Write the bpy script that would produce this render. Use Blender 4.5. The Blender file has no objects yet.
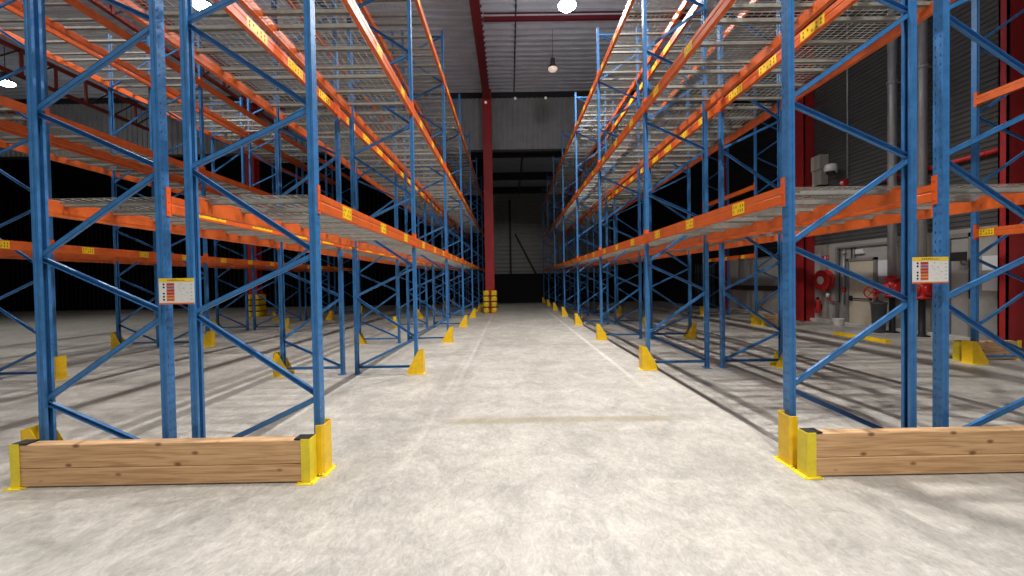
import bpy, bmesh, math, random
from mathutils import Vector, Matrix
random.seed(7)
C = bpy.context.scene.collection
SC = bpy.context.scene
PI = math.pi

# ------------------------------------------------------------------ materials
def mat(name):
    m = bpy.data.materials.new(name); m.use_nodes = True
    nt = m.node_tree; b = nt.nodes['Principled BSDF']
    return m, nt, b

def paint(name, col, rough=.45, metal=0., var=.12, scale=9., spec=.5, bump=0.):
    """painted or plain surface: base colour broken up by fine noise (wear, dust)"""
    m, nt, b = mat(name)
    tc = nt.nodes.new('ShaderNodeTexCoord')
    n = nt.nodes.new('ShaderNodeTexNoise'); n.inputs['Scale'].default_value = scale
    n.inputs['Detail'].default_value = 5; n.inputs['Roughness'].default_value = .65
    r = nt.nodes.new('ShaderNodeMapRange')
    r.inputs[1].default_value = .3; r.inputs[2].default_value = .7
    r.inputs[3].default_value = 1 - var; r.inputs[4].default_value = 1 + var
    mx = nt.nodes.new('ShaderNodeMix'); mx.data_type = 'RGBA'; mx.blend_type = 'MULTIPLY'
    mx.inputs[0].default_value = 1; mx.inputs[6].default_value = (*col, 1)
    nt.links.new(tc.outputs['Object'], n.inputs['Vector'])
    nt.links.new(n.outputs['Fac'], r.inputs[0])
    nt.links.new(r.outputs[0], mx.inputs[7])
    nt.links.new(mx.outputs[2], b.inputs['Base Color'])
    b.inputs['Roughness'].default_value = rough; b.inputs['Metallic'].default_value = metal
    b.inputs['Specular IOR Level'].default_value = spec
    if bump:
        bp = nt.nodes.new('ShaderNodeBump'); bp.inputs['Strength'].default_value = bump
        bp.inputs['Distance'].default_value = .01
        nt.links.new(n.outputs['Fac'], bp.inputs['Height']); nt.links.new(bp.outputs[0], b.inputs['Normal'])
    return m

def emit(name, col, s):
    m, nt, b = mat(name)
    b.inputs['Base Color'].default_value = (*col, 1)
    b.inputs['Emission Color'].default_value = (*col, 1); b.inputs['Emission Strength'].default_value = s
    return m

M = {}
M['blue'] = paint('blue_paint', (.042, .180, .43), .38, var=.18, scale=14)
M["orange"] = paint("orange_paint", (.68, .125, .022), .36, var=.14, scale=7)
M['conn'] = paint('orange_connector_paint', (.76, .12, .022), .4, var=.12)
M['yellow'] = paint('yellow_paint', (.92, .58, .012), .4, var=.12, scale=12)
M['yellow_b'] = paint('bright_yellow_paint', (.86, .68, .03), .45, var=.1, scale=12)
M['sticker'] = paint('yellow_sticker', (.95, .62, .02), .35, var=.08)
M['ink'] = paint('sticker_ink', (.30, .12, .01), .5, var=.05)
M['zinc'] = paint('galvanised_steel', (.36, .345, .305), .55, .1, var=.15, scale=6)
M['red'] = paint('red_steel_paint', (.38, .016, .018), .5, var=.15, scale=5)
M['truss'] = paint('red_oxide_paint', (.26, .035, .025), .55, var=.15)
M['roofred'] = paint('dark_roof_red', (.17, .014, .022), .55, var=.15)
M['darksteel'] = paint('dark_steel', (.03, .03, .032), .6, var=.2)
M['fire'] = paint('fire_red', (.62, .02, .018), .35, var=.1)
M['black'] = paint('black_rubber', (.012, .012, .013), .6, var=.2)
M['white'] = paint('white_plastic', (.72, .71, .68), .45, var=.05)
M['board'] = paint('white_board', (.70, .71, .73), .5, var=.04)
M['beige'] = paint('beige_door_paint', (.56, .50, .39), .5, var=.05)
M['conc'] = paint('wall_concrete', (.34, .325, .30), .8, var=.12, scale=3)
M['kerb'] = paint('kerb_concrete', (.52, .50, .46), .8, var=.12, scale=4)
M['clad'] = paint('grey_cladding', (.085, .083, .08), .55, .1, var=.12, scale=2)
M['clad_dark'] = paint('unlit_dark_cladding', (.016, .015, .017), .7, var=.2, scale=2, spec=.2)  # near-black colour stands in for the unlit rear of the hall
M['curtain'] = paint('smoke_curtain_steel', (.30, .30, .31), .55, .1, var=.12, scale=2)
M['roof'] = paint('roof_sheet_steel', (.56, .60, .68), .5, 0., var=.12, scale=1.5)
M['far'] = paint('far_cladding', (.40, .39, .38), .6, var=.12, scale=2)
M['pipe'] = paint('grey_pipe', (.40, .40, .41), .4, .4, var=.12, scale=5)
M['box'] = paint('beige_box', (.46, .43, .37), .55, var=.06)
M['frame'] = paint('door_frame_grey', (.22, .21, .20), .6, var=.1)
M['bin'] = paint('dark_bin_plastic', (.055, .058, .06), .5, var=.15)
M['stile'] = paint('charcoal_frame', (.02, .02, .022), .6, var=.1)
M['brownband'] = paint('dark_brown_rail', (.06, .035, .03), .6, var=.1)
M['lens'] = emit('lamp_lens', (1., .97, .92), 40)
M['lens_dim'] = emit('lamp_lens_dim', (1., .85, .68), .35)
M['lens_small'] = emit('indicator_lens', (1., .93, .8), .25)
M['lampbody'] = paint('lamp_housing', (.06, .06, .065), .5, var=.1)
M['paper'] = paint('sign_white', (.78, .77, .74), .45, var=.03)
M['s_red'] = paint('sign_red', (.55, .035, .02), .5, var=.05)
M['s_orange'] = paint('sign_orange', (.75, .16, .02), .5, var=.05)
M['s_violet'] = paint('sign_violet', (.30, .13, .30), .5, var=.05)
M['s_yellow'] = paint('sign_yellow', (.88, .60, .03), .5, var=.04)
M['s_grey'] = paint('sign_grey', (.45, .43, .47), .5, var=.1)
M['line'] = None

def wood():
    m, nt, b = mat('pine_plank')
    N = nt.nodes.new; lk = nt.links.new
    tc = N('ShaderNodeTexCoord'); mp = N('ShaderNodeMapping'); mp.inputs['Scale'].default_value = (1.1, 9, 22)
    lk(tc.outputs['Object'], mp.inputs[0])
    n = N('ShaderNodeTexNoise'); n.inputs['Scale'].default_value = 2.2; n.inputs['Detail'].default_value = 6
    n.inputs['Distortion'].default_value = .8; lk(mp.outputs[0], n.inputs['Vector'])
    cr = N('ShaderNodeValToRGB'); e = cr.color_ramp.elements
    e[0].position = .25; e[0].color = (.40, .20, .085, 1); e[1].position = .75; e[1].color = (.80, .53, .29, 1)
    x = cr.color_ramp.elements.new(.5); x.color = (.67, .40, .195, 1)
    lk(n.outputs['Fac'], cr.inputs[0])
    # knots
    mp2 = N('ShaderNodeMapping'); mp2.inputs['Scale'].default_value = (3.4, 1.2, 6.0); lk(tc.outputs['Object'], mp2.inputs[0])
    v = N('ShaderNodeTexVoronoi'); v.inputs['Scale'].default_value = 1.5; lk(mp2.outputs[0], v.inputs['Vector'])
    r = N('ShaderNodeMapRange'); r.inputs[1].default_value = .08; r.inputs[2].default_value = .19
    r.inputs[3].default_value = .85; r.inputs[4].default_value = 0; lk(v.outputs['Distance'], r.inputs[0])
    mx = N('ShaderNodeMix'); mx.data_type = 'RGBA'; mx.inputs[7].default_value = (.16, .055, .018, 1)
    lk(r.outputs[0], mx.inputs[0]); lk(cr.outputs[0], mx.inputs[6]); lk(mx.outputs[2], b.inputs['Base Color'])
    b.inputs['Roughness'].default_value = .65
    return m
M['wood'] = wood()

def floor_mat():
    m, nt, b = mat('polished_concrete')
    N = nt.nodes.new; lk = nt.links.new
    tc = N('ShaderNodeTexCoord')
    def noise(sc, scale, detail=6, dist=0., rough=.6):
        mp = N('ShaderNodeMapping'); mp.inputs['Scale'].default_value = sc; lk(tc.outputs['Object'], mp.inputs[0])
        n = N('ShaderNodeTexNoise'); n.inputs['Scale'].default_value = scale; n.inputs['Detail'].default_value = detail
        n.inputs['Distortion'].default_value = dist; n.inputs['Roughness'].default_value = rough
        lk(mp.outputs[0], n.inputs['Vector']); return n.outputs['Fac']
    def mr(s, a, b_, c, d):
        r = N('ShaderNodeMapRange'); lk(s, r.inputs[0])
        for i, v in enumerate((a, b_, c, d)): r.inputs[i + 1].default_value = v
        return r.outputs[0]
    def mth(op, a, b_):
        k = N('ShaderNodeMath'); k.operation = op
        for i, v in enumerate((a, b_)):
            if isinstance(v, (int, float)): k.inputs[i].default_value = v
            else: lk(v, k.inputs[i])
        return k.outputs[0]
    big = mr(noise((1, 1, 1), .55, 5, .6), .3, .7, .84, 1.14)          # cloudy patches
    sw = mr(noise((1, .8, 1), 2.6, 10, 1.0, .74), .33, .67, .74, 1.15)   # trowel swirls
    fine = mr(noise((1, .55, 1), 24, 9, 1.2, .82), .34, .66, .74, 1.18)
    rdg = mth('ABSOLUTE', mth('SUBTRACT', noise((1, .7, 1), 3.6, 5, 2.2, .6), .5), 0)
    rdg = mr(rdg, 0, .05, 1.10, .985)                                  # fine arcs left by the power trowel
    strk = mr(noise((.35, 2.4, 1), 1.2, 6, .3), .35, .7, .90, 1.08)    # bands across the aisle
    v = mth('MULTIPLY', mth('MULTIPLY', big, sw), mth('MULTIPLY', mth('MULTIPLY', fine, strk), rdg))
    mx = N('ShaderNodeMix'); mx.data_type = 'RGBA'; mx.blend_type = 'MULTIPLY'; mx.inputs[0].default_value = 1
    mx.inputs[6].default_value = (.485, .46, .415, 1); lk(v, mx.inputs[7])
    col = mx.outputs[2]
    sep = N('ShaderNodeSeparateXYZ'); lk(tc.outputs['Object'], sep.inputs[0])
    jit = mr(noise((1, 1, 1), 2.5, 4), 0, 1, -.12, .12)
    def band(axis, c, half, soft, w=.0):
        a = mth('ADD', sep.outputs[axis], mth('MULTIPLY', jit, w)) if w else sep.outputs[axis]
        d = mth('ABSOLUTE', mth('SUBTRACT', a, c), 0)
        return mr(d, half, half + soft, 1, 0)
    # brown oily strip across the aisle
    st = mth('MULTIPLY', band(1, 4.28, .05, .07, .5), band(0, .55, 1.05, .35, 2.))
    st = mth('MULTIPLY', st, mr(noise((1, 1, 1), 5, 6), .25, .6, .45, 1.))
    def over(col, fac, c, strength):
        q = N('ShaderNodeMix'); q.data_type = 'RGBA'; lk(mth('MULTIPLY', fac, strength), q.inputs[0])
        lk(col, q.inputs[6]); q.inputs[7].default_value = (*c, 1); return q.outputs[2]
    col = over(col, st, (.30, .255, .17), .75)
    # faded white aisle lines, plus a pale strip on the far-left floor
    wear = mr(noise((1, 1, 1), 2.2, 7, .5), .35, .62, .25, 1.)
    for x, s in ((-.80, .5), (1.84, .85), (-10.5, 1.)):
        col = over(col, mth('MULTIPLY', mth('MULTIPLY', band(0, x, .03, .02), wear), mr(sep.outputs[1], 4.6, 7.5, 0, 1)), (.72, .70, .66), s)
    # dark scuffs
    sc = mr(noise((1, 1, 1), 1.7, 3, 1.), .70, .76, 0, 1)
    sc = mth('MULTIPLY', sc, mr(noise((1, 1, 1), 14, 5, 1.), .45, .65, 0, 1))
    col = over(col, sc, (.20, .19, .19), .45)
    # saw-cut joints
    for y in (9.3, 15.6, 21.9, -2.6): col = over(col, band(1, y, .006, .006), (.14, .13, .12), .7)
    lk(col, b.inputs['Base Color'])
    lk(mr(sw, .86, 1.1, .50, .38), b.inputs['Roughness'])
    b.inputs['Specular IOR Level'].default_value = .35
    bp = N('ShaderNodeBump'); bp.inputs['Strength'].default_value = .06; bp.inputs['Distance'].default_value = .01
    lk(fine, bp.inputs['Height']); lk(bp.outputs[0], b.inputs['Normal'])
    return m
M['floor'] = floor_mat()

# ------------------------------------------------------------------ mesh helpers
class MB:
    """collects solids and builds ONE mesh"""
    def __init__(s): s.v = []; s.f = []; s.mi = []; s.sm = []
    def add(s, vs, fs, mi=0, smooth=False):
        o = len(s.v); s.v += [tuple(p) for p in vs]
        s.f += [tuple(o + i for i in f) for f in fs]; s.mi += [mi] * len(fs); s.sm += [smooth] * len(fs)
        return s
    def box(s, x0, x1, y0, y1, z0, z1, mi=0):
        vs = [(x, y, z) for x in (x0, x1) for y in (y0, y1) for z in (z0, z1)]
        return s.add(vs, [(0, 1, 3, 2), (4, 6, 7, 5), (0, 4, 5, 1), (2, 3, 7, 6), (0, 2, 6, 4), (1, 5, 7, 3)], mi)
    def loft(s, rings, mi=0, caps=True, smooth=False):
        n = len(rings[0]); vs = [p for r in rings for p in r]; fs = []
        for k in range(len(rings) - 1):
            for i in range(n):
                j = (i + 1) % n
                fs.append((k * n + i, k * n + j, (k + 1) * n + j, (k + 1) * n + i))
        s.add(vs, fs, mi, smooth)
        if caps:
            o = len(s.v) - len(vs)
            s.f.append(tuple(o + i for i in reversed(range(n)))); s.f.append(tuple(o + (len(rings) - 1) * n + i for i in range(n)))
            s.mi += [mi, mi]; s.sm += [False, False]
        return s
    def extrude(s, prof, axis, a, b, mi=0):
        """prof: 2-D polygon in the two other axes (in xyz order)"""
        def P(u, v, t):
            return {'x': (t, u, v), 'y': (u, t, v), 'z': (u, v, t)}[axis]
        return s.loft([[P(u, v, a) for u, v in prof], [P(u, v, b) for u, v in prof]], mi)
    def tube(s, p, q, r, n=12, mi=0, r2=None, caps=True):
        p, q = Vector(p), Vector(q); d = (q - p).normalized()
        a = d.orthogonal().normalized(); b = d.cross(a)
        r2 = r if r2 is None else r2
        ring = lambda c, rr: [tuple(c + a * rr * math.cos(2 * PI * i / n) + b * rr * math.sin(2 * PI * i / n)) for i in range(n)]
        return s.loft([ring(p, r), ring(q, r2)], mi, caps, True)
    def path(s, pts, r, n=8, mi=0):
        for a, b in zip(pts[:-1], pts[1:]): s.tube(a, b, r, n, mi)
        return s
    def lathe(s, c, axis, prof, n=20, mi=0):
        """prof: list of (radius, distance along axis)"""
        c = Vector(c); d = Vector(axis).normalized(); a = d.orthogonal().normalized(); b = d.cross(a)
        rings = [[tuple(c + d * t + (a * math.cos(2 * PI * i / n) + b * math.sin(2 * PI * i / n)) * max(r, 1e-4)) for i in range(n)] for r, t in prof]
        return s.loft(rings, mi, True, True)
    def torus(s, c, axis, R, r, n=24, k=8, mi=0):
        c = Vector(c); d = Vector(axis).normalized(); a = d.orthogonal().normalized(); b = d.cross(a)
        rings = []
        for i in range(n + 1):
            t = 2 * PI * i / n; e = a * math.cos(t) + b * math.sin(t)
            rings.append([tuple(c + e * (R + r * math.cos(2 * PI * j / k)) + d * r * math.sin(2 * PI * j / k)) for j in range(k)])
        return s.loft(rings, mi, False, True)
    def mesh(s, name, mats):
        me = bpy.data.meshes.new(name); me.from_pydata(s.v, [], s.f)
        for m in (mats if isinstance(mats, (list, tuple)) else [mats]): me.materials.append(m)
        me.polygons.foreach_set('material_index', s.mi); me.polygons.foreach_set('use_smooth', s.sm)
        bm = bmesh.new(); bm.from_mesh(me); bmesh.ops.recalc_face_normals(bm, faces=bm.faces); bm.to_mesh(me); bm.free()
        me.update(); return me

def obj(name, me, parent=None, loc=(0, 0, 0), rot=(0, 0, 0)):
    o = bpy.data.objects.new(name, me); C.objects.link(o)
    o.location = loc; o.rotation_euler = rot
    if parent is not None: o.parent = parent
    return o
def tag(o, label, cat, group=None):
    o['label'] = label; o['category'] = cat
    if group: o['group'] = group
    return o
def thing(name, label, cat, loc=(0, 0, 0), rz=0., group=None):
    return tag(obj(name, None, None, loc, (0, 0, rz)), label, cat, group)
def struct(name, mb, mats, loc=(0, 0, 0)):
    o = obj(name, mb.mesh(name, mats), None, loc); o['kind'] = 'structure'; return o
def copy_thing(src, loc, rz, label, group):
    """a copy of a thing with copies of each of its parts and sub-parts (mesh data shared)"""
    r = src.copy(); C.objects.link(r); r.location = loc; r.rotation_euler = (0, 0, rz)
    r['label'] = label; r['group'] = group
    for ch in src.children:
        c = ch.copy(); C.objects.link(c); c.parent = r
        for g in ch.children:
            d = g.copy(); C.objects.link(d); d.parent = c
    return r

# ------------------------------------------------------------------ layout (metres; camera foot at origin, looking along +Y)
D0, BAY, DEPTH = 3.251, 3.373, 1.035
HT = 7.72
LEV = [2.238, 4.39, 6.57]           # beam tops
#        aisle-face X, direction of aisle (+1 / -1)
ROWS = {'A': (-1.545, 1, 'first rack left of aisle'), 'B': (-3.80, -1, 'second rack left of aisle'),
        'C': (-7.53, 1, 'third rack left of aisle'), 'D': (-9.79, -1, 'fourth rack left of aisle'),
        'E': (2.25, -1, 'first rack right of aisle'), 'F': (4.53, 1, 'second rack right of aisle')}
ORD = ['front', 'second', 'third', 'fourth', 'fifth', 'sixth', 'seventh', 'eighth', 'ninth']
LVN = ['lower', 'middle', 'top']
NF = {'A': 8, 'B': 8, 'C': 6, 'D': 6, 'E': 8, 'F': 8}

# ------------------------------------------------------------------ rack frame
W_, DY = .052, .078                  # upright: across the row / along the row
def upright_mesh():
    mb = MB(); t = .0025; hx, hy = W_ / 2, DY / 2
    def web(x):
        pitch = .075; n = int(HT / pitch)
        ys = [-hy, -.021, -.015, .015, .021, hy]
        for k in range(n):
            z0 = k * pitch; z1 = z0 + .028; z2 = z0 + .050; z3 = z0 + pitch
            for i in range(5):
                a, b = ys[i], ys[i + 1]
                if i in (1, 3):
                    mb.add([(x, a, z0), (x, b, z0), (x, b, z1), (x, a, z1)], [(0, 1, 2, 3)])
                    mb.add([(x, a, z2), (x, b, z2), (x, b, z3), (x, a, z3)], [(0, 1, 2, 3)])
                else:
                    mb.add([(x, a, z0), (x, b, z0), (x, b, z3), (x, a, z3)], [(0, 1, 2, 3)])
        mb.add([(x, -hy, n * pitch), (x, hy, n * pitch), (x, hy, HT), (x, -hy, HT)], [(0, 1, 2, 3)])
    web(hx); web(hx - t)
    for s in (1, -1):
        pl = [(hx, hy), (.010, hy), (.006, hy - .007), (-.006, hy - .007), (-.010, hy), (-hx, hy), (-hx, hy - .022)]
        inn = [(-hx + t, hy - .022), (-hx + t, hy - t), (-.0115, hy - t), (-.0068, hy - .007 - t), (.0068, hy - .007 - t), (.0112, hy - t), (hx, hy - t)]
        mb.extrude([(x, y * s) for x, y in pl + inn], 'z', .006, HT)
    return mb.mesh('upright', M['blue'])
def channel_mesh(p, q, flip):
    """thin folded channel between two points of the x-z plane, open towards +y or -y"""
    p, q = Vector(p), Vector(q); d = (q - p).normalized(); up = Vector((-d.z, 0, d.x))
    if up.z < 0: up = -up
    h, w, t = .020, .014, .003; mb = MB(); sg = -1 if flip else 1
    def slab(u0, u1, y0, y1):
        r = lambda c: [tuple(c + up * u + Vector((0, y, 0))) for u, y in ((u0, y0), (u1, y0), (u1, y1), (u0, y1))]
        mb.loft([r(p), r(q)])
    ya, yb = sorted((sg * w, sg * (w - t)))
    slab(-h, h, ya, yb); slab(h - t, h, -w, w); slab(-h, -h + t, -w, w)
    for c in (p, q):
        mb.tube(c + Vector((0, -.030, 0)), c + Vector((0, .030, 0)), .007, 6)
    return mb.mesh('brace', M['blue'])
ME_UP = upright_mesh()
AZ = [.59 + 1.165 * k for k in range(7)]; IZ = [.115 + 1.165 * k for k in range(7)]
XA, XI = -.030, -DEPTH + .030
BR = [channel_mesh((XA, 0, .115), (XI, 0, .115), 0), channel_mesh((XA, 0, HT - .16), (XI, 0, HT - .16), 0)]
for k in range(7):
    BR.append(channel_mesh((XI, 0, IZ[k] + .012), (XA, 0, AZ[k] - .012), 1))
    if k < 6: BR.append(channel_mesh((XA, 0, AZ[k] + .012), (XI, 0, IZ[k + 1] - .012), 0))
_f = MB(); _f.box(-.055, .045, -.065, .065, 0, .007)
for s in (-1, 1): _f.tube((-.045, s * .052, .007), (-.045, s * .052, .022), .009, 6)
ME_FOOT = _f.mesh('foot_plate', M['blue'])

def make_frame(label, loc, rz, group):
    t = thing('rack_frame', label, 'rack frame', loc, rz, group)
    obj('upright', ME_UP, t, (-W_ / 2, 0, 0)); obj('upright', ME_UP, t, (-DEPTH + W_ / 2, 0, 0), (0, 0, PI))
    for me in BR: obj('brace', me, t)
    obj('foot_plate', ME_FOOT, t, (-W_ / 2, 0, 0)); obj('foot_plate', ME_FOOT, t, (-DEPTH + W_ / 2, 0, 0), (0, 0, PI))
    return t
frame0 = None
def rz_of(s): return 0. if s > 0 else PI
def add_frame(x, y, s, label, group):
    global frame0
    if frame0 is None: frame0 = make_frame(label, (x, y, 0), rz_of(s), group)
    else: copy_thing(frame0, (x, y, 0), rz_of(s), label, group)
for r, (x, s, nm) in ROWS.items():
    for n in range(NF[r]):
        w = 'front end frame' if n == 0 else ORD[n] + ' frame from the front'
        add_frame(x, D0 + n * BAY, s, f'tall blue braced rack upright, {w}, {nm}', f'blue upright frames, {nm}')
GX = 7.69
add_frame(GX, 6.60, -1, 'blue braced rack upright by the right wall, beside the big red column', 'blue upright frames by the right wall')
add_frame(GX, 3.227, -1, 'blue braced rack upright by right wall, front end of its rack', 'blue upright frames by the right wall')
for k, y in enumerate((12.5, 15.873)):
    add_frame(GX, y, -1, 'blue braced rack upright by right wall, ' + ('just beyond the beige door' if k == 0 else 'farthest back on that side'), 'blue upright frames by the right wall')

# ------------------------------------------------------------------ beams
PROF = [(.010, 0), (.010, -.050), (.006, -.056), (.006, -.066), (.010, -.072), (.010, -.138), (-.045, -.138), (-.045, -.030), (-.021, -.030), (-.021, 0)]
def beam_body(L):
    mb = MB(); mb.extrude(PROF, 'y', .046, L - .046)
    return mb.mesh('beam_body', M['orange'])
def connector(a, b):
    """angle plate hooked round the upright: one leg on its face, the other against its side"""
    mb = MB(); lo, hi = min(a, b), max(a, b)
    prof = [(.0008, lo), (.006, lo), (.006, hi), (-.045, hi), (-.045, hi - .005), (.0008, hi - .005)] if b > a else [(.0008, hi), (.006, hi), (.006, lo), (-.045, lo), (-.045, lo + .005), (.0008, lo + .005)]
    mb.extrude(prof, 'z', -.165, .070)
    for z in (-.13, -.05, .03): mb.tube((.006, (lo + hi) / 2, z), (.010, (lo + hi) / 2, z), .007, 6)
    return mb.mesh('end_connector', M['conn'])
def sticker_mesh(w):
    mb = MB(); mb.box(0, .0012, -w / 2, w / 2, -.055, .055, 0)
    k = 5
    for i in range(k):
        c = -w / 2 + w * (i + .7) / (k + .4)
        for zz in (-.022, .022):
            if (i * 3 + (zz > 0)) % 4 == 3: continue
            mb.box(.0012, .0018, c - w * .03, c + w * .03, zz - .014, zz + .014, 1)
    return mb.mesh('location_sticker', [M['sticker'], M['ink']])
ME_BEAM = beam_body(BAY)
ME_CA, ME_CB = connector(.002, .046), connector(-.002, -.046)
ME_ST1, ME_ST2 = sticker_mesh(.20), sticker_mesh(.36)
_m = MB(); _m.extrude([(.010, 0), (.010, -.138), (-.045, -.138), (-.045, -.030), (-.021, -.030), (-.021, 0)], 'y', .046, BAY - .046)
_m.box(.0008, .006, .002, .046, -.165, .07); _m.box(.0008, .006, BAY - .046, BAY - .002, -.165, .07)
ME_BEAM_FAR = _m.mesh('far_beam', M['orange'])
def make_beam(label, kind, group):
    t = thing('pallet_beam', label, 'rack beam', (0, 0, 0), 0, group); t['kind'] = 'thing'
    obj('beam_body', ME_BEAM, t); obj('end_connector', ME_CA, t); obj('end_connector', ME_CB, t, (0, BAY, 0))
    if kind[:5] == 'aisle':
        for y in (.57, 1.66, 2.72): obj('location_sticker', ME_ST1, t, (.0101, y, -.069))
    if kind == 'single': obj('location_sticker', ME_ST1, t, (.0101, .19, -.069))
    if kind[:4] == 'long':
        for y in (.49, 1.25, 2.04, 2.86): obj('location_sticker', ME_ST2, t, (.0101, y, -.069))
    return t
PROTO = {}
def add_beam(x, y, s, z, kind, label, group, far=False):
    # local +y runs along the row; turned round when the outer face looks to -x
    loc = (x, y, z) if s > 0 else (x, y + BAY, z)
    if far:
        o = obj('pallet_beam', ME_BEAM_FAR, None, loc, (0, 0, rz_of(s))); o['kind'] = 'thing'; return tag(o, label, 'rack beam', group)
    if kind not in PROTO:
        PROTO[kind] = make_beam(label, kind, group)
        PROTO[kind].location = loc; PROTO[kind].rotation_euler = (0, 0, rz_of(s))
    else: copy_thing(PROTO[kind], loc, rz_of(s), label, group)
for r, (x, s, nm) in ROWS.items():
    for n in range(NF[r] - 1):
        y = D0 + n * BAY
        for k in range(3):
            g = f'orange beams, {nm}'
            add_beam(x, y, s, LEV[k], 'aisle' if r in 'AEF' or (r == 'C' and k == 0) else 'plain', f'orange beam on aisle face, {ORD[n]} bay, {LVN[k]} level, {nm}', g, n >= 5)
            add_beam(x - s * DEPTH, y, -s, LEV[k], 'long' if r == 'B' or (r == 'F' and k > 0) else 'plain',
                     f'orange beam on rear face, {ORD[n]} bay, {LVN[k]} level, {nm}', g, n >= 5)
for k in (0, 1):
    add_beam(GX, 3.227, -1, (2.23, 4.40)[k], ('single', 'plain')[k], f'orange beam ending beside red column, {LVN[k]} level, short rack by right wall', 'orange beams by the right wall')
    add_beam(GX, 12.5, -1, LEV[k], ('aisle', 'plain')[k], f'orange beam beyond the beige door, {LVN[k]} level, back rack by right wall', 'orange beams by the right wall')

# ------------------------------------------------------------------ wire mesh decks
PW = 1.085
def deck_meshes():
    w = MB(); r = .0019
    x0, x1 = -DEPTH + .0225, -.0225
    def wire(p, q):
        p, q = Vector(p), Vector(q); d = (q - p).normalized(); a = Vector((0, 0, 1)); b = d.cross(a)
        ring = lambda c: [tuple(c + a * r + b * r), tuple(c + a * r - b * r), tuple(c - a * r - b * r), tuple(c - a * r + b * r)]
        w.loft([ring(p), ring(q)], 0, False)
    n = 22
    for i in range(n + 1): wire((x0, .005 + i * (PW - .01) / n, -.002), (x1, .005 + i * (PW - .01) / n, -.002))
    m = 11
    for i in range(m + 1):
        x = x0 + .02 + i * (x1 - x0 - .04) / m
        wire((x, .003, -.0065), (x, PW - .003, -.0065))
    c = MB(); h = .026
    prof = lambda zb: [(-h, -.0095), (h, -.0095), (h, zb), (h - .004, zb), (h - .004, -.013), (-h + .004, -.013), (-h + .004, zb), (-h, zb)]
    c.extrude(prof(-.0295), 'x', x0 + .002, x1 - .002)
    c.extrude(prof(-.047), 'x', -DEPTH + .050, -.050)
    return w, c
_w, _c = deck_meshes()
ME_WIRE = _w.mesh('wire_grid', M['zinc']); ME_CH = _c.mesh('support_channel', M['zinc'])
CHY = (.12, .54, .965)
_a = MB(); _a.add(_w.v, _w.f)
for y in CHY: _a.add([(p[0], p[1] + y, p[2]) for p in _c.v], _c.f)
ME_DECK_FAR = _a.mesh('far_deck', M['zinc'])
def make_deck(label, loc, rz, group):
    t = thing('mesh_deck', label, 'mesh deck', loc, rz, group)
    obj('wire_grid', ME_WIRE, t)
    for y in CHY: obj('support_channel', ME_CH, t, (0, y, 0))
    return t
deck0 = None
PN = ['near', 'middle', 'far']
DECKB = {'A': 6, 'B': 6, 'E': 6, 'F': 6, 'C': 4, 'D': 4}
for r, (x, s, nm) in ROWS.items():
    for n in range(DECKB[r]):
        for k in range(3):
            for p in range(3):
                y = D0 + n * BAY + .056 + p * (PW + .003)
                loc = (x, y, LEV[k]) if s > 0 else (x, y + PW, LEV[k])
                lb = f'mesh deck panel, {PN[p]} third of {ORD[n]} bay, {LVN[k]} level, {nm}'
                g = f'wire mesh deck panels, {nm}'
                if n >= 3: tag(obj('mesh_deck', ME_DECK_FAR, None, loc, (0, 0, rz_of(s))), lb, 'mesh deck', g)
                elif deck0 is None: deck0 = make_deck(lb, loc, rz_of(s), g)
                else: copy_thing(deck0, loc, rz_of(s), lb, g)

# ------------------------------------------------------------------ column guards
def guard_u():
    """U-shaped folded guard wrapped round the aisle corner of a front post (local +x = aisle)"""
    mb = MB(); t = .006; H = .40
    ox, iy = .068, .080
    pts = [(.009, -iy), (ox - .016, -iy), (ox, -iy + .016), (ox, iy - .016), (ox - .016, iy), (.009, iy)]
    inn = [(.009, iy - t), (ox - .019, iy - t), (ox - t, iy - .019), (ox - t, -iy + .019), (ox - .019, -iy + t), (.009, -iy + t)]
    mb.extrude(pts + inn, 'z', .006, H)
    return mb.mesh('shield', M['yellow'])
def guard_g():
    """aisle plate with two sloping gusset sides"""
    mb = MB(); t = .006; H = .385; ox, iy = .098, .080
    mb.box(ox - t, ox, -iy, iy, .006, H)
    for s in (-1, 1):
        y0, y1 = sorted((s * iy, s * (iy - t)))
        prof = [(ox, .006), (ox, H), (ox - .075, H), (ox - .265, .05), (ox - .265, .006)]
        mb.loft([[(u, y0, v) for u, v in prof], [(u, y1, v) for u, v in prof]])
    return mb.mesh('shield', M['yellow'])
def guard_base(x0, x1, iy):
    mb = MB()
    prof = [(x0, -iy - .03), (x1, -iy - .03), (x1, iy + .03), (x0, iy + .03), (x0, iy - .035), (x1 - .055, iy - .035), (x1 - .055, -iy + .035), (x0, -iy + .035)]
    mb.extrude(prof, 'z', 0, .006)
    for y in (-iy - .014, iy + .014):
        for x in (x0 + .03, x1 - .03): mb.tube((x, y, .006), (x, y, .018), .010, 6)
    return mb.mesh('base_plate', M['yellow_b'])
ME_GU, ME_GG = guard_u(), guard_g(); ME_GB1, ME_GB2 = guard_base(.009, .092, .068), guard_base(-.17, .112, .080)
gp = {}
def add_guard(kind, x, y, s, label):
    g = 'yellow column guards'
    if kind not in gp:
        t = gp[kind] = thing('column_guard', label, 'column guard', (x, y, 0), rz_of(s), g)
        obj('shield', ME_GU if kind == 'u' else ME_GG, t); obj('base_plate', ME_GB1 if kind == 'u' else ME_GB2, t)
    else: copy_thing(gp[kind], (x, y, 0), rz_of(s), label, g)
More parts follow.
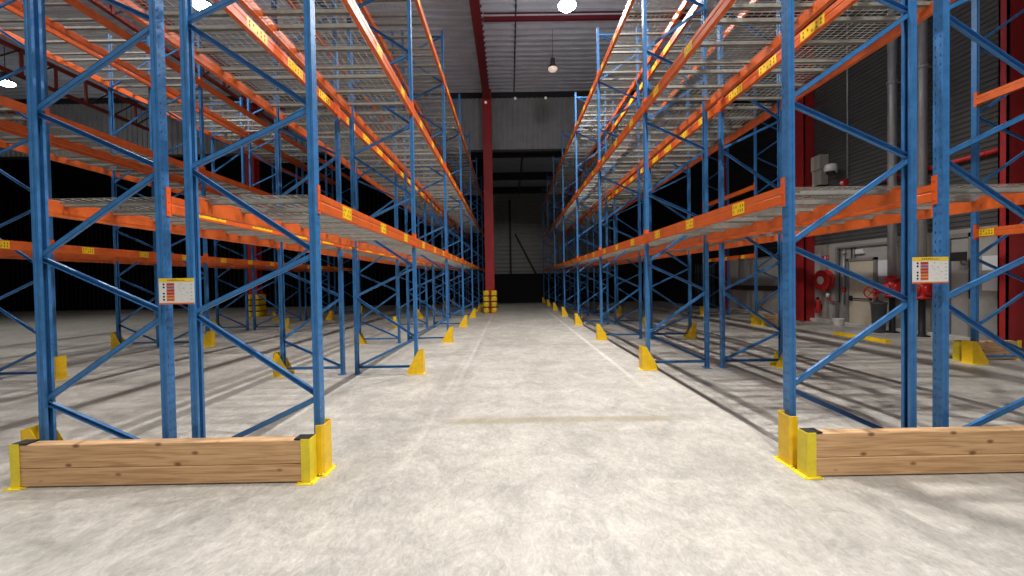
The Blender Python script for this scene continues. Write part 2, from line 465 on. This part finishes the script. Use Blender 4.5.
for r, (x, s, nm) in ROWS.items():
    for n in range(NF[r]):
        if n == 0 and r in 'CD': continue
        if n == 0 and r in 'AE': add_guard('u', x, D0 - .062, s, f'tall folded yellow guard round the front corner post, {nm}')
        else: add_guard('g', x, D0 + n * BAY, s, f'yellow gusseted guard at foot of {ORD[n]} frame, {nm}')
add_guard('g', GX, 6.60, -1, 'yellow gusseted guard by the right wall, near the big red column')
add_guard('g', GX, 12.5, -1, 'yellow gusseted guard by the right wall, beyond the beige door')
add_guard('g', GX, 15.873, -1, 'yellow gusseted guard at the farthest post by the right wall')

# ------------------------------------------------------------------ wooden end barriers
def plank(L, z0, z1, y0, y1, ch=.006):
    mb = MB(); prof = [(y0 + ch, z0), (y1 - ch, z0), (y1, z0 + ch), (y1, z1 - ch), (y1 - ch, z1), (y0 + ch, z1), (y0, z1 - ch), (y0, z0 + ch)]
    mb.extrude(prof, 'x', 0, L); return mb.mesh('plank', M['wood'])
def bracket_mesh(H=.335):
    """steel channel with its web at x=0, flanges towards +x, plus floor plate"""
    mb = MB(); t = .006; w = .068; d = .052
    prof = [(0, -d), (w, -d), (w, -d + t), (t, -d + t), (t, d - t), (w, d - t), (w, d), (0, d)]
    mb.extrude(prof, 'z', .006, H)
    mb.box(-.035, w + .035, -d - .028, d + .028, 0, .006)
    for x in (-.018, w + .018):
        for y in (-d - .012, d + .012): mb.tube((x, y, .006), (x, y, .016), .008, 6)
    return mb.mesh('end_bracket', M['yellow_b'])
ME_BK = bracket_mesh()
_cp = MB(); _cp.box(.007, .12, -.045, .045, .3285, .338); ME_CAP = _cp.mesh('top_cap', M['black'])
def barrier(x0, x1, y, label, lower_offset=0., rz=0.):
    t = thing('wooden_barrier', label, 'barrier', (x0, y, 0), rz, 'wooden rack end barriers')
    L = x1 - x0
    obj('plank', plank(L - .02, .008, .145, -.042 - lower_offset, .042 - lower_offset), t, (.01, 0, 0))
    obj('plank', plank(L - .02, .147, .328, -.042, .042), t, (.01, 0, 0))
    for xx, r in ((0, 0), (L, PI)):
        b = obj('end_bracket', ME_BK, t, (xx, 0, 0), (0, 0, r)); obj('top_cap', ME_CAP, b)
    return t
barrier(-3.775, -1.528, 3.05, 'two-plank wooden barrier between yellow brackets, in front of the left racks')
barrier(2.188, 4.46, 2.99, 'two-plank wooden barrier between yellow brackets, in front of the right racks', .003)
barrier(7.72, 8.80, 6.88, 'wooden barrier at foot of blue frame beside the big red column')
barrier(7.74, 8.74, 12.24, 'wooden barrier in front of the rack beyond the beige door')

# ------------------------------------------------------------------ load signs
def load_sign(x0, z0, w, h, y, label):
    t = thing('load_sign', label, 'sign', (x0, y, z0), 0, 'rack load signs')
    mb = MB(); mb.box(0, w, 0, .003, 0, h); obj('panel', mb.mesh('panel', M['paper']), t)
    mb = MB(); mb.box(0, w, -.0012, 0, 0, h * .055); obj('footer_band', mb.mesh('footer_band', M['s_orange']), t)
    mb = MB(); mb.box(0, w, -.0012, 0, h * .86, h, 0)
    for i in range(9): mb.box(w * (.25 + .056 * i), w * (.29 + .056 * i), -.0018, -.0012, h * .905, h * (.955 if i < 5 else .935), 2)
    obj('header_band', mb.mesh('header_band', [M['s_yellow'], M['s_orange'], M['ink']]), t)
    mb = MB(); cols = [0, 1, 2, 0, 3, 3]; ct = 0
    for i in range(6):
        zz = h * (.77 - i * .118)
        mb.box(w * .22, w * .44, -.0012, 0, zz - h * .052, zz + h * .046, cols[i])
        mb.box(w * .25, w * .41, -.0018, -.0012, zz - h * .012, zz + h * .008, 4)
        if i != 2: mb.tube((w * .14, -.0012, zz), (w * .14, 0, zz), h * .040, 8, 5)
    obj('warning_rows', mb.mesh('warning_rows', [M['s_red'], M['s_violet'], M['s_red'], M['s_orange'], M['ink'], M['black']]), t)
    mb = MB(); rr = random.Random(3)
    for i in range(16):
        a = w * rr.uniform(.52, .84); zz = h * rr.uniform(.14, .78); mb.box(a, a + w * rr.uniform(.02, .07), -.0012, 0, zz, zz + h * .014)
    for i in range(5): mb.box(w * .90, w * .95, -.0012, 0, h * (.17 + .14 * i), h * (.20 + .14 * i))
    obj('load_diagram', mb.mesh('load_diagram', M['s_grey']), t)
    return t
load_sign(-2.757, 1.362, .275, .204, 3.155, 'white and yellow load notice bolted across left rack posts')
load_sign(3.192, 1.428, .286, .208, 3.155, 'white and yellow load notice bolted across right rack posts')

# ------------------------------------------------------------------ building shell
WX, YB, YN, XL = 10.15, 27.4, -12., -34.
ZR = 10.75
m = MB(); m.box(XL, WX + 3, YN, 60, -.2, 0); struct('floor', m, M['floor'])
def corrugated(n0, n1, pitch, depth, axis_fn, a, b, mb, mi=0):
    """trapezoid ribs: profile coordinate runs n0..n1, ribs extend from a to b"""
    k = int((n1 - n0) / pitch); pts = []
    for i in range(k):
        u = n0 + i * pitch
        pts += [(u, 0), (u + pitch * .50, 0), (u + pitch * .58, depth), (u + pitch * .92, depth)]
    pts.append((n0 + k * pitch, 0))
    vs = [axis_fn(u, d, a) for u, d in pts] + [axis_fn(u, d, b) for u, d in pts]; n = len(pts)
    mb.add(vs, [(i, i + 1, n + i + 1, n + i) for i in range(n - 1)], mi)
m = MB(); y = YN
while y < 46:
    m.extrude([(y, ZR), (y + .17, ZR), (y + .15, ZR - .15), (y + .03, ZR - .15)], 'x', XL, WX + .3); y += .34
m.box(XL, WX + .3, YN, 46, ZR + .0, ZR + .1)
struct('ceiling', m, M['roof'])
# side wall on the right: concrete below, horizontal sheet above; near-black colour for the unlit end beyond the hall's third column
m = MB(); m.box(WX, WX + .3, YN, 14.0, 0, 2.5); m.box(WX, WX + .3, 14.0, 19.3, 0, 2.3); struct('wall_right', m, M['conc'])
m = MB(); corrugated(2.5, ZR, .115, -.022, lambda u, d, t: (WX + .038 + d, t, u), YN, 14.0, m); m.box(WX + .06, WX + .3, YN, 14.0, 2.5, ZR)
struct('wall_right_cladding', m, M['clad'])
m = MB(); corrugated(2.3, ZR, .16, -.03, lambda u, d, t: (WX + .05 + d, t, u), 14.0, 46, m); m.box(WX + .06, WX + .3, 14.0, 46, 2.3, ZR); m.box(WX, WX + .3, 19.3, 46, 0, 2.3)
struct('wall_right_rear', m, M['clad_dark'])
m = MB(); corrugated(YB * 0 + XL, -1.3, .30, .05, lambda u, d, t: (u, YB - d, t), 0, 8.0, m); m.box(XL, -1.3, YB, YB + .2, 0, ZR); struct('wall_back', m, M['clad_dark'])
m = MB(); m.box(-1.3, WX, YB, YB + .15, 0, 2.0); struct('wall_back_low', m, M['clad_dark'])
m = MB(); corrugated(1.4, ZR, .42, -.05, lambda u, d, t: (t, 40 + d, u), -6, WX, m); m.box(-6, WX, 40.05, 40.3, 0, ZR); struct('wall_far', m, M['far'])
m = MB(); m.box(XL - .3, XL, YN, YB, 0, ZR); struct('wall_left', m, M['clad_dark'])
m = MB(); m.box(XL, WX, YN - .3, YN, 0, ZR); struct('wall_front', m, M['curtain'])
# hanging smoke curtain
m = MB(); corrugated(XL, WX - .05, .24, .045, lambda u, d, t: (u, 19.62 - d, t), 7.9, 10.4, m)
m.box(XL, WX - .05, 19.63, 19.72, 7.9, 10.4); struct('trim_1', m, M['curtain'])
m = MB(); m.box(XL, WX - .05, 19.5, 19.77, 10.4, 10.66); m.box(XL, WX - .05, 19.55, 19.74, 7.8, 7.9); struct('trim_2', m, M['stile'])
# kerb along the wall
m = MB(); m.extrude([(WX - .16, 0), (WX - .16, .09), (WX - .13, .11), (WX, .11), (WX, 0)], 'y', 8.6, 18.2); struct('baseboard_right', m, M['kerb'])
m = MB(); m.box(WX - .03, WX, 14.3, 18.3, .95, 1.15); struct('trim_3', m, M['brownband'])

def ibeam_y(mb, x, z, y0, y1, w, h):
    mb.box(x - w / 2, x + w / 2, y0, y1, z, z + .016); mb.box(x - w / 2, x + w / 2, y0, y1, z + h - .016, z + h); mb.box(x - .006, x + .006, y0, y1, z, z + h)
def truss(name, x, zb, zt, y0, y1):
    mb = MB(); w = .13
    mb.box(x - w / 2, x + w / 2, y0, y1, zb, zb + .012); mb.box(x - .006, x + .006, y0, y1, zb, zb + .13)
    mb.box(x - w / 2, x + w / 2, y0, y1, zt, zt + .012); mb.box(x - .006, x + .006, y0, y1, zt - .13, zt)
    y = y1 - .5
    while y > y0 + 1.1:
        mb.box(x - .035, x + .035, y - .035, y + .035, zb, zt)
        mb.tube((x, y - .06, zt - .05), (x, y - .98, zb + .06), .026, 6, 1)
        y -= 1.03
    o = struct(name, mb, [M['truss'], M['darksteel']]); return o
for k, x in enumerate((-22.5, -16.4, -10.3)): truss('roof_truss', x, 8.64, 9.6, -2., 19.4)
mb = MB(); ibeam_y(mb, -.95, 10.12, 0., 19.4, .32, .54); struct('roof_beam', mb, M['roofred'])
mb = MB()
for y in (13.9,): mb.box(-.75, WX, y - .05, y + .05, 10.44, 10.452); mb.box(-.75, WX, y - .005, y + .005, 10.44, 10.66); mb.box(-.75, WX, y - .1, y + .1, 10.64, 10.66)
struct('roof_beam', mb, M['roofred'])
mb = MB()
for y in (22., 27., 33., 38.): mb.box(-6, WX, y - .1, y + .1, 9.8, 10.4)
for x in (1.0, 4.5): mb.box(x - .06, x + .06, 20, 40, 10.0, 10.2)
struct('rear_roof_beams', mb, M['darksteel'])
mb = MB(); mb.tube((.35, 2, 10.62), (.35, 19.4, 10.62), .03, 8); struct('roof_conduit', mb, M['darksteel'])
mb = MB()
for x in (.1, ): mb.box(x - .1, x + .1, 39.6, 39.8, 0, 9.5); mb.tube((.6, 39.7, 6.2), (2.6, 39.7, 2.2), .07, 6)
struct('rear_column', mb, M['darksteel'])

def column(x, y, w, d, h, name='steel_column'):
    """I-section: flanges face +-Y"""
    mb = MB(); t = .025
    mb.box(x - w / 2, x + w / 2, y - d / 2, y - d / 2 + t, 0, h); mb.box(x - w / 2, x + w / 2, y + d / 2 - t, y + d / 2, 0, h)
    mb.box(x - .012, x + .012, y - d / 2 + t, y + d / 2 - t, .03, h); mb.box(x - w / 2 - .08, x + w / 2 + .08, y - d / 2 - .08, y + d / 2 + .08, 0, .03)
    return struct(name, mb, M['red'])
column(-.955, 19.25, .42, .40, 10.66); column(-12.2, 19.25, .42, .40, 10.66)
def wall_column(y0, y1, x0):
    mb = MB(); t = .03
    mb.box(x0, x0 + t, y0, y1, 0, 10.66); mb.box(x0, WX, y0, y0 + .03, 0, 10.66); mb.box(x0, WX, y1 - .03, y1, 0, 10.66)
    mb.box(x0 - .06, WX, y0 - .06, y1 + .06, 0, .03)
    return struct('steel_column', mb, M['red'])
wall_column(13.27, 13.78, 9.82); wall_column(18.45, 18.85, 9.85); wall_column(7.83, 7.99, 9.80)

# column protectors
def protector(x, y, label):
    t = thing('column_protector', label, 'column protector', (x, y, 0), 0, 'yellow padded column protectors')
    q = MB(); n = 10
    def ring(z, grow):
        pts = []
        cx, hw, hd = .185, .145 + grow, .33 + grow
        for a in range(16):
            th = 2 * PI * a / 16; c, s_ = math.cos(th), math.sin(th)
            pts.append((cx + math.copysign(abs(c) ** .5, c) * hw, math.copysign(abs(s_) ** .35, s_) * hd, z))
        return pts
    q.loft([ring(.0, -.03), ring(.02, -.008), ring(.06, 0), ring(.19, 0), ring(.23, -.008), ring(.25, -.03)], 0, True, True)
    me = q.mesh('cushion', M['yellow'])
    for s in (0, PI):
        for k in range(4): obj('cushion', me, t, (0, 0, .012 + k * .268), (0, 0, s))
    st = MB()
    for k in range(3):
        z = .262 + k * .268
        st.box(-.33, .33, -.322, -.312, z - .012, z + .04); st.box(-.33, .33, .312, .322, z - .012, z + .04); st.box(-.333, -.325, -.32, .32, z, z + .03); st.box(.325, .333, -.32, .32, z, z + .03)
    obj('strap', st.mesh('strap', M['black']), t)
    return t
protector(-.955, 19.25, 'stacked yellow padded protector round red column at the aisle end')
protector(-12.2, 19.25, 'stacked yellow padded protector round red column among the left racks')

# ------------------------------------------------------------------ high-bay lamps
def lamp_mesh():
    b = MB(); b.lathe((0, 0, 0), (0, 0, 1), [(.27, .0), (.275, .03), (.20, .10), (.12, .16), (.12, .34), (.09, .36), (.03, .38)], 20)
    r = MB(); r.tube((0, 0, .38), (0, 0, 1.45), .012, 6)
    l = MB(); l.lathe((0, 0, 0), (0, 0, -1), [(.25, -.005), (.25, .03), (.17, .10), (.02, .13)], 20)
    return b.mesh('housing', M['lampbody']), r.mesh('hanger', M['darksteel']), l.mesh('lens', M['lens']), l.mesh('lens_dim', M['lens_dim'])
LB, LR, LL, LD = lamp_mesh()
def lamp(x, y, z, label, on=True):
    t = thing('high_bay_lamp', label, 'ceiling lamp', (x, y, z), 0, 'high-bay ceiling lamps')
    obj('housing', LB, t); obj('hanger', LR, t); obj('lens', LL if on else LD, t)
    if not on: t.scale = (.7, .7, 1)
    return t
POW = 275.
SPREAD, GLOW = 138, .30
def light(x, y, z, p=POW, size=.11, glow=True):
    d = bpy.data.lights.new('high_bay_or_fill_light', 'AREA'); d.shape = 'DISK'; d.size = size; d.energy = p; d.color = (1., .97, .925); d.spread = math.radians(SPREAD)
    o = bpy.data.objects.new('high_bay_or_fill_light', d); C.objects.link(o); o.location = (x, y, z - .14)
    if glow:                                                          # light the clear lens throws sideways and up
        d = bpy.data.lights.new('lens_light', 'POINT'); d.shadow_soft_size = .24; d.energy = p * GLOW; d.color = (.92, .96, 1.)
        o = bpy.data.objects.new('lens_light', d); C.objects.link(o); o.location = (x, y, z - .26)
LZ = 9.25
lamp(1.74, 11.4, LZ, 'brightly burning high-bay lamp hanging above the aisle')
lamp(1.70, 14.75, LZ, 'dim high-bay lamp hanging above the aisle, farther back', False)
lamp(-8.36, 11.2, LZ, 'burning high-bay lamp above the left racks, behind left blue posts')
lamp(-18.75, 15.2, LZ, 'burning high-bay lamp at far left, below an orange beam')
for y in (11.4, 7.7, 4.0, .3, -3.4): light(1.72, y, LZ)
for y in (11.2, 7.5, 3.8, .1): light(-8.36, y, LZ, POW * .5)
for y in (15.2, 8., 1.): light(-18.75, y, LZ, POW * .35)
light(0., 33.5, 10.14, 70, glow=False)  # unseen fill light added behind a roof beam to lift the far wall
mb = MB()
for k, x in enumerate((-1.0, .40, 1.87)):
    yy, zz = (19.0, 9.98) if k == 0 else (19.47, 10.36)
    mb = MB(); mb.lathe((x, yy, zz), (0, -.2, -1), [(.05, 0), (.06, .05), (.045, .09)], 10)
    tag(obj('indicator_lamp', mb.mesh('indicator_lamp', M['lens_small'])), ('small white indicator light high on the red column at the aisle end', 'small white indicator light on curtain top edge, nearest the red column', 'small white indicator light on curtain top edge, farther right of red column')[k], 'lamp', 'small curtain lights')

# ------------------------------------------------------------------ fittings on the right wall
def part(name, mb, mt, parent): return obj(name, mb.mesh(name, mt), parent)
def fit(name, label, cat, group=None): return thing(name, label, cat, (0, 0, 0), 0, group)
# beige door
d = obj('door_1', None); d['kind'] = 'structure'
mb = MB(); mb.box(WX - .05, WX - .005, 11.05, 11.85, .115, 1.92); part('door_leaf', mb, M['beige'], d)
mb = MB(); mb.box(WX - .08, WX - .004, 10.97, 11.045, .11, 2.0); mb.box(WX - .08, WX - .004, 11.855, 11.93, .11, 2.0); mb.box(WX - .08, WX - .004, 10.97, 11.93, 1.925, 2.0); part('door_frame', mb, M['frame'], d)
mb = MB(); mb.tube((WX - .11, 11.10, .83), (WX - .11, 11.80, .83), .018, 8); mb.box(WX - .11, WX - .05, 11.74, 11.80, .76, .90); mb.box(WX - .11, WX - .05, 11.10, 11.15, .79, .87); part('push_bar', mb, M['stile'], d)
# second door
d = obj('door_2', None); d['kind'] = 'structure'
mb = MB(); mb.box(WX - .05, WX - .005, 8.74, 9.10, .115, 2.30); part('door_leaf', mb, M['conc'], d)
mb = MB(); mb.box(WX - .09, WX - .004, 8.66, 8.735, .11, 2.4); mb.box(WX - .09, WX - .004, 9.105, 9.18, .11, 2.4); mb.box(WX - .09, WX - .004, 8.66, 9.18, 2.305, 2.4); part('door_frame', mb, M['frame'], d)
# cladding drip rail + surround of the door recess
mb = MB(); mb.box(WX - .07, WX, 10.4, 12.35, 2.33, 2.39); mb.box(WX - .07, WX, 12.27, 12.35, .11, 2.33); struct('trim_4', mb, M['frame'])
# hose reel
t = fit('hose_reel', 'round red fire hose reel on concrete wall left of beige door', 'fire hose reel')
mb = MB(); c = (WX - .03, 12.70, 1.36); mb.lathe(c, (-1, 0, 0), [(.31, .0), (.33, .02), (.33, .05), (.24, .06), (.22, .16), (.33, .17), (.33, .20), (.26, .215), (.10, .22)], 28); part('reel_drum', mb, M['fire'], t)
mb = MB(); mb.lathe((WX - .25, 12.70, 1.36), (-1, 0, 0), [(.13, 0), (.13, .02), (.09, .03)], 20); part('hub_cover', mb, M['white'], t)
mb = MB()
for k in range(3): mb.torus((WX - .10 - .035 * k, 12.70, 1.36), (1, 0, 0), .25, .018, 24, 8)
part('hose', mb, M['fire'], t)
mb = MB(); mb.path([(WX - .10, 12.60, 1.06), (WX - .12, 12.58, .80), (WX - .10, 12.50, .72), (WX - .10, 12.35, .70)], .018); part('feed_pipe', mb, M['fire'], t)
mb = MB(); mb.lathe((WX - .10, 12.60, .95), (0, 0, -1), [(.03, 0), (.05, .03), (.05, .10), (.03, .14)], 12); part('stop_valve', mb, M['white'], t)
# fire sign
t = fit('fire_sign', 'small red and white fire sign above the hose reel', 'sign')
mb = MB(); mb.box(WX - .012, WX, 12.66, 12.96, 2.02, 2.15); part('panel', mb, M['fire'], t)
mb = MB(); mb.box(WX - .014, WX - .012, 12.79, 12.83, 2.04, 2.13); mb.box(WX - .014, WX - .012, 12.69, 12.74, 2.06, 2.11); part('pictogram', mb, M['white'], t)
# extinguisher
t = fit('fire_extinguisher', 'small red fire extinguisher on wall below the hose reel', 'fire extinguisher')
mb = MB(); mb.lathe((WX - .11, 12.99, .28), (0, 0, 1), [(.06, 0), (.075, .02), (.075, .36), (.05, .43), (.022, .46)], 16); part('cylinder', mb, M['fire'], t)
mb = MB(); mb.lathe((WX - .11, 12.99, .74), (0, 0, 1), [(.022, 0), (.03, .02), (.03, .06)], 10); mb.box(WX - .18, WX - .09, 12.98, 13.0, .79, .81); mb.path([(WX - .13, 12.99, .77), (WX - .20, 12.99, .72), (WX - .20, 12.99, .48)], .011); part('valve_and_hose', mb, M['black'], t)
mb = MB(); mb.box(WX - .035, WX + .004, 12.95, 13.03, .42, .58); part('wall_bracket', mb, M['black'], t)
# conduits beside door
t = fit('wall_conduit', 'thin dark conduit looping down wall between hose reel and door', 'conduit')
mb = MB(); mb.path([(WX - .05, 12.20, 2.32), (WX - .05, 12.20, .70), (WX - .05, 12.55, .70)], .016); part('conduit_run', mb, M['stile'], t)
mb = MB(); mb.lathe((WX - .05, 12.04, 1.0), (0, 0, 1), [(.03, 0), (.05, .02), (.05, .12), (.03, .14)], 10); part('valve', mb, M['fire'], t)
mb = MB(); mb.path([(WX - .05, 12.04, .62), (WX - .05, 12.04, 2.30)], .022); mb.lathe((WX - .05, 12.04, 2.14), (0, 0, 1), [(.05, 0), (.06, .03), (.05, .1)], 10); part('riser', mb, M['pipe'], t)
t = fit('cable_conduits', 'pair of thin dark conduits above the beige door', 'conduit')
for y in (11.78, 11.66): mb = MB(); mb.path([(WX - .045, y, 2.32), (WX - .045, y, 2.01)], .014); part('conduit_run', mb, M['stile'], t)
t = fit('emergency_light', 'small pale emergency light box above the beige door', 'emergency light')
mb = MB(); mb.box(WX - .07, WX, 11.36, 11.63, 2.12, 2.25); part('housing', mb, M['white'], t)
mb = MB(); mb.box(WX - .085, WX - .07, 11.38, 11.61, 2.135, 2.20); part('diffuser', mb, M['board'], t)
tag(part('paint_bucket', MB().lathe((9.90, 12.02, 0), (0, 0, 1), [(.11, .0), (.125, .02), (.145, .20), (.15, .21), (.135, .21), (.12, .05)], 20), M['white'], None), 'white bucket at foot of wall between hose reel and door', 'bucket')
# sprinkler risers with valves
def riser(y, x, zb, label, lab2, z0, z1):
    t = fit('sprinkler_riser', label, 'pipe', 'grey sprinkler risers')
    mb = MB(); mb.tube((x, y, zb), (x, y, 10.2), .095, 18); part('pipe', mb, M['pipe'], t)
    mb = MB()
    for z in (3.2, 6.4):
        mb = MB(); mb.lathe((x, y, z), (0, 0, 1), [(.10, 0), (.115, .01), (.115, .09), (.10, .10)], 18); mb.box(x, WX, y - .02, y + .02, z + .03, z + .07)
        part('wall_clamp', mb, M['pipe'], t)
    v = fit('alarm_valve', lab2, 'valve', 'red alarm valves')
    mb = MB(); mb.lathe((x, y, z0), (0, 0, 1), [(.12, 0), (.17, .01), (.17, .05), (.12, .06), (.15, .13), (.19, .25), (.15, .38), (.11, .43), (.17, .44), (.17, .48), (.10, .49), (.095, z1 - z0)], 18); part('valve_body', mb, M['fire'], v)
    mb = MB(); mb.lathe((x, y - .14, z0 + .24), (0, -1, 0), [(.10, 0), (.14, .02), (.14, .06), (.08, .08)], 14); mb.lathe((x - .14, y, z0 + .24), (-1, 0, 0), [(.09, 0), (.13, .02), (.13, .05), (.05, .07)], 14); part('flange_cover', mb, M['fire'], v)
    mb = MB(); mb.lathe((x, y, 0), (0, 0, 1), [(.16, 0), (.16, .03), (.065, .04), (.065, z0 - .02), (.16, z0 - .01), (.16, z0)], 16); part('standpipe', mb, M['black'], v)
    return v
v = riser(10.34, 9.93, 1.48, 'tall grey riser pipe above red valve, beside the beige door', 'red alarm valve with handwheel on black standpipe beside beige door', .92, 1.48)
mb = MB(); wc = (9.86, 10.86, 1.03); ax = Vector((-.7, -.7, 0)).normalized()
mb.torus(wc, ax, .155, .016, 24, 8)
pa = ax.orthogonal().normalized(); pb = ax.cross(pa)
for k in range(4):
    e = pa * math.cos(k * PI / 2 + .4) + pb * math.sin(k * PI / 2 + .4)
    mb.tube(Vector(wc), Vector(wc) + e * .155, .011, 6)
mb.lathe(Vector(wc) - ax * .02, ax, [(.03, 0), (.035, .04)], 10); hw = part('handwheel', mb, M['fire'], v)
mb = MB(); mb.path([(9.86, 10.86, 1.03), (9.93, 10.78, 1.05), (9.93, 10.45, 1.10)], .028); part('branch_pipe', mb, M['fire'], v)
riser(9.59, 9.93, 1.46, 'tall grey riser pipe behind the right load notice', 'red alarm valve on black standpipe behind right load notice', .90, 1.46)
# waste bin
t = fit('waste_bin', 'dark open-topped bin on the floor below the red handwheel', 'bin')
mb = MB(); mb.lathe((9.60, 10.36, 0), (0, 0, 1), [(.12, 0), (.13, .02), (.165, .74), (.18, .75), (.18, .79), (.155, .79), (.12, .06)], 22); part('bin_body', mb, M['bin'], t)
mb = MB(); mb.lathe((9.60, 10.36, .45), (0, 0, 1), [(.13, 0), (.15, .16), (.155, .28), (.08, .37), (.02, .39)], 16); part('bin_liner', mb, M['black'], t)
# papers, boards
tag(part('notice_sheet', MB().box(WX - .008, WX, 10.64, 10.97, 1.47, 1.90), M['board'], None), 'white notice sheet on wall between beige door and riser', 'notice')
tag(part('notice_board', MB().box(WX - .02, WX + .004, 8.235, 8.53, 1.56, 1.87), M['board'], None), 'white wall board beside red column, upper of two', 'notice board', 'white wall boards')
tag(part('notice_board', MB().box(WX - .02, WX + .004, 8.235, 8.53, 1.13, 1.44), M['board'], None), 'white wall board beside red column, lower of two', 'notice board', 'white wall boards')
t = fit('wall_monitor', 'small black monitor on a wall arm right of the load notice', 'monitor')
mb = MB(); mb.box(9.86, 9.90, 8.61, 8.91, 1.78, 1.975); part('screen', mb, M['black'], t)
mb = MB(); mb.path([(9.90, 8.76, 1.86), (10.0, 8.80, 1.70), (WX, 8.82, 1.70)], .018); mb.box(WX - .02, WX, 8.75, 8.89, 1.62, 1.78); part('wall_arm', mb, M['pipe'], t)
mb = MB(); mb.path([(WX - .10, 8.70, 1.78), (WX - .10, 8.70, .95)], .010); part('cable', mb, M['stile'], t)
# red sprinkler main along the wall
t = fit('sprinkler_main', 'red sprinkler pipe running along wall cladding beside red column', 'pipe')
mb = MB(); mb.tube((WX - .06, 8.1, 4.03), (WX - .06, 11.1, 4.03), .05, 14); part('pipe', mb, M['fire'], t)
mb = MB()
for y in (8.4, 9.3, 10.9): mb.lathe((WX - .06, y, 4.03), (0, 1, 0), [(.052, -.03), (.06, -.02), (.06, .02), (.052, .03)], 14)
part('pipe_clamp', mb, M['fire'], t)
# beige equipment box + camera
t = fit('equipment_box', 'pale wall cabinet mounted high beside the dark red column', 'wall cabinet')
mb = MB(); mb.box(WX - .22, WX + .02, 12.72, 13.08, 4.42, 4.88); mb.box(WX - .24, WX + .02, 12.70, 13.10, 4.895, 5.36); part('cabinet', mb, M['box'], t)
mb = MB(); mb.box(WX - .20, WX, 12.82, 12.98, 4.34, 4.42); part('cable_gland', mb, M['stile'], t)
t = fit('security_camera', 'white dome security camera beside the pale wall cabinet', 'camera')
mb = MB(); mb.box(WX - .10, WX + .02, 12.34, 12.46, 4.70, 4.86); mb.path([(WX - .05, 12.40, 4.78), (WX - .26, 12.24, 4.80)], .035); part('wall_arm', mb, M['white'], t)
mb = MB(); mb.lathe((WX - .30, 12.22, 4.92), (0, 0, -1), [(.05, 0), (.14, .03), (.17, .10), (.17, .22), (.15, .24)], 18); part('dome_housing', mb, M['white'], t)
mb = MB(); mb.lathe((WX - .30, 12.22, 4.68), (0, 0, -1), [(.12, 0), (.10, .07), (.05, .11), (.01, .12)], 16); part('dome', mb, M['black'], t)
t = fit('alarm_sounder', 'red alarm sounder with white lamp at foot of thin wall conduit', 'alarm')
mb = MB(); mb.box(WX - .09, WX + .02, 11.98, 12.14, 4.20, 4.38); part('sounder_body', mb, M['fire'], t)
mb = MB(); mb.lathe((WX - .09, 12.06, 4.29), (-1, 0, 0), [(.05, 0), (.05, .02), (.02, .05)], 12); part('strobe', mb, M['white'], t)
tag(part('cable_pipe', MB().tube((WX - .005, 11.96, 4.40), (WX - .005, 11.96, 10.6), .022, 8), M['pipe'], None), 'thin vertical grey conduit above the red alarm sounder', 'conduit')
# dark lattice gate on the far part of the wall
t = fit('lattice_gate', 'black barred gate on the far wall beyond the right racks', 'gate')
mb = MB(); gx = WX - .14
for y in (19.5, 21.85): mb.box(gx, gx + .06, y - .04, y + .04, 0, 2.25)
mb.box(gx, gx + .06, 19.5, 21.85, 2.19, 2.25); mb.box(gx, gx + .06, 19.5, 21.85, .05, .11); part('gate_frame', mb, M['black'], t)
mb = MB()
for z in (.6, 1.15, 1.7): mb.box(gx + .01, gx + .05, 19.5, 21.85, z - .025, z + .025)
for k in range(1, 6): mb.box(gx + .015, gx + .045, 19.5 + k * .39 - .015, 19.5 + k * .39 + .015, .1, 2.2)
part('gate_bars', mb, M['black'], t)
mb = MB(); mb.box(gx + .08, gx + .10, 19.55, 21.8, .1, 2.2); part('back_panel', mb, M['clad'], t)
# yellow wheel stop
t = fit('wheel_stop', 'long yellow floor kerb lying in front of the beige door', 'wheel stop')
mb = MB(); mb.extrude([(8.22, 0), (8.24, .07), (8.36, .07), (8.38, 0)], 'y', 8.72, 10.15); part('bar', mb, M['yellow'], t)
mb = MB()
for y in (8.9, 9.95): mb.lathe((8.30, y, .07), (0, 0, 1), [(.025, 0), (.025, .008)], 10)
part('anchor_bolt', mb, M['zinc'], t)

# ------------------------------------------------------------------ camera, world, view
f, h = 400., 1.5
yaw, roll, pitch = -.00503, .01655, .01724
def ray(u, v):
    Cc, S = math.cos(roll), math.sin(roll); a0, b0 = u - 512, v - 288
    a = a0 * Cc - b0 * S; b = a0 * S + b0 * Cc
    x, z, y = a / f, -b / f, 1.
    c, s = math.cos(pitch), math.sin(pitch)
    Y, Z = y * c + z * s, -y * s + z * c
    cy, sy = math.cos(yaw), math.sin(yaw)
    return Vector((x * cy - Y * sy, x * sy + Y * cy, Z))
fw = ray(512, 288).normalized(); rt = (ray(513, 288) - ray(512, 288)).normalized(); up = rt.cross(fw)
cd = bpy.data.cameras.new('camera'); cd.sensor_width = 36; cd.lens = f / 1024 * 36; cd.clip_start = .05; cd.clip_end = 200
cam = bpy.data.objects.new('camera', cd); C.objects.link(cam)
cam.matrix_world = Matrix(((rt.x, up.x, -fw.x, 0), (rt.y, up.y, -fw.y, 0), (rt.z, up.z, -fw.z, h), (0, 0, 0, 1)))
SC.camera = cam
w = bpy.data.worlds.new('world'); SC.world = w; w.use_nodes = True
w.node_tree.nodes['Background'].inputs[0].default_value = (.5, .55, .65, 1); w.node_tree.nodes['Background'].inputs[1].default_value = .01
vs = SC.view_settings; vs.view_transform = 'Standard'; vs.look = 'None'; vs.exposure = 0.; vs.gamma = 1.; vs.use_curve_mapping = False
SC.cycles.use_denoising = True; SC.cycles.max_bounces = 8; SC.cycles.diffuse_bounces = 4
SC.cycles.sample_clamp_indirect = 8
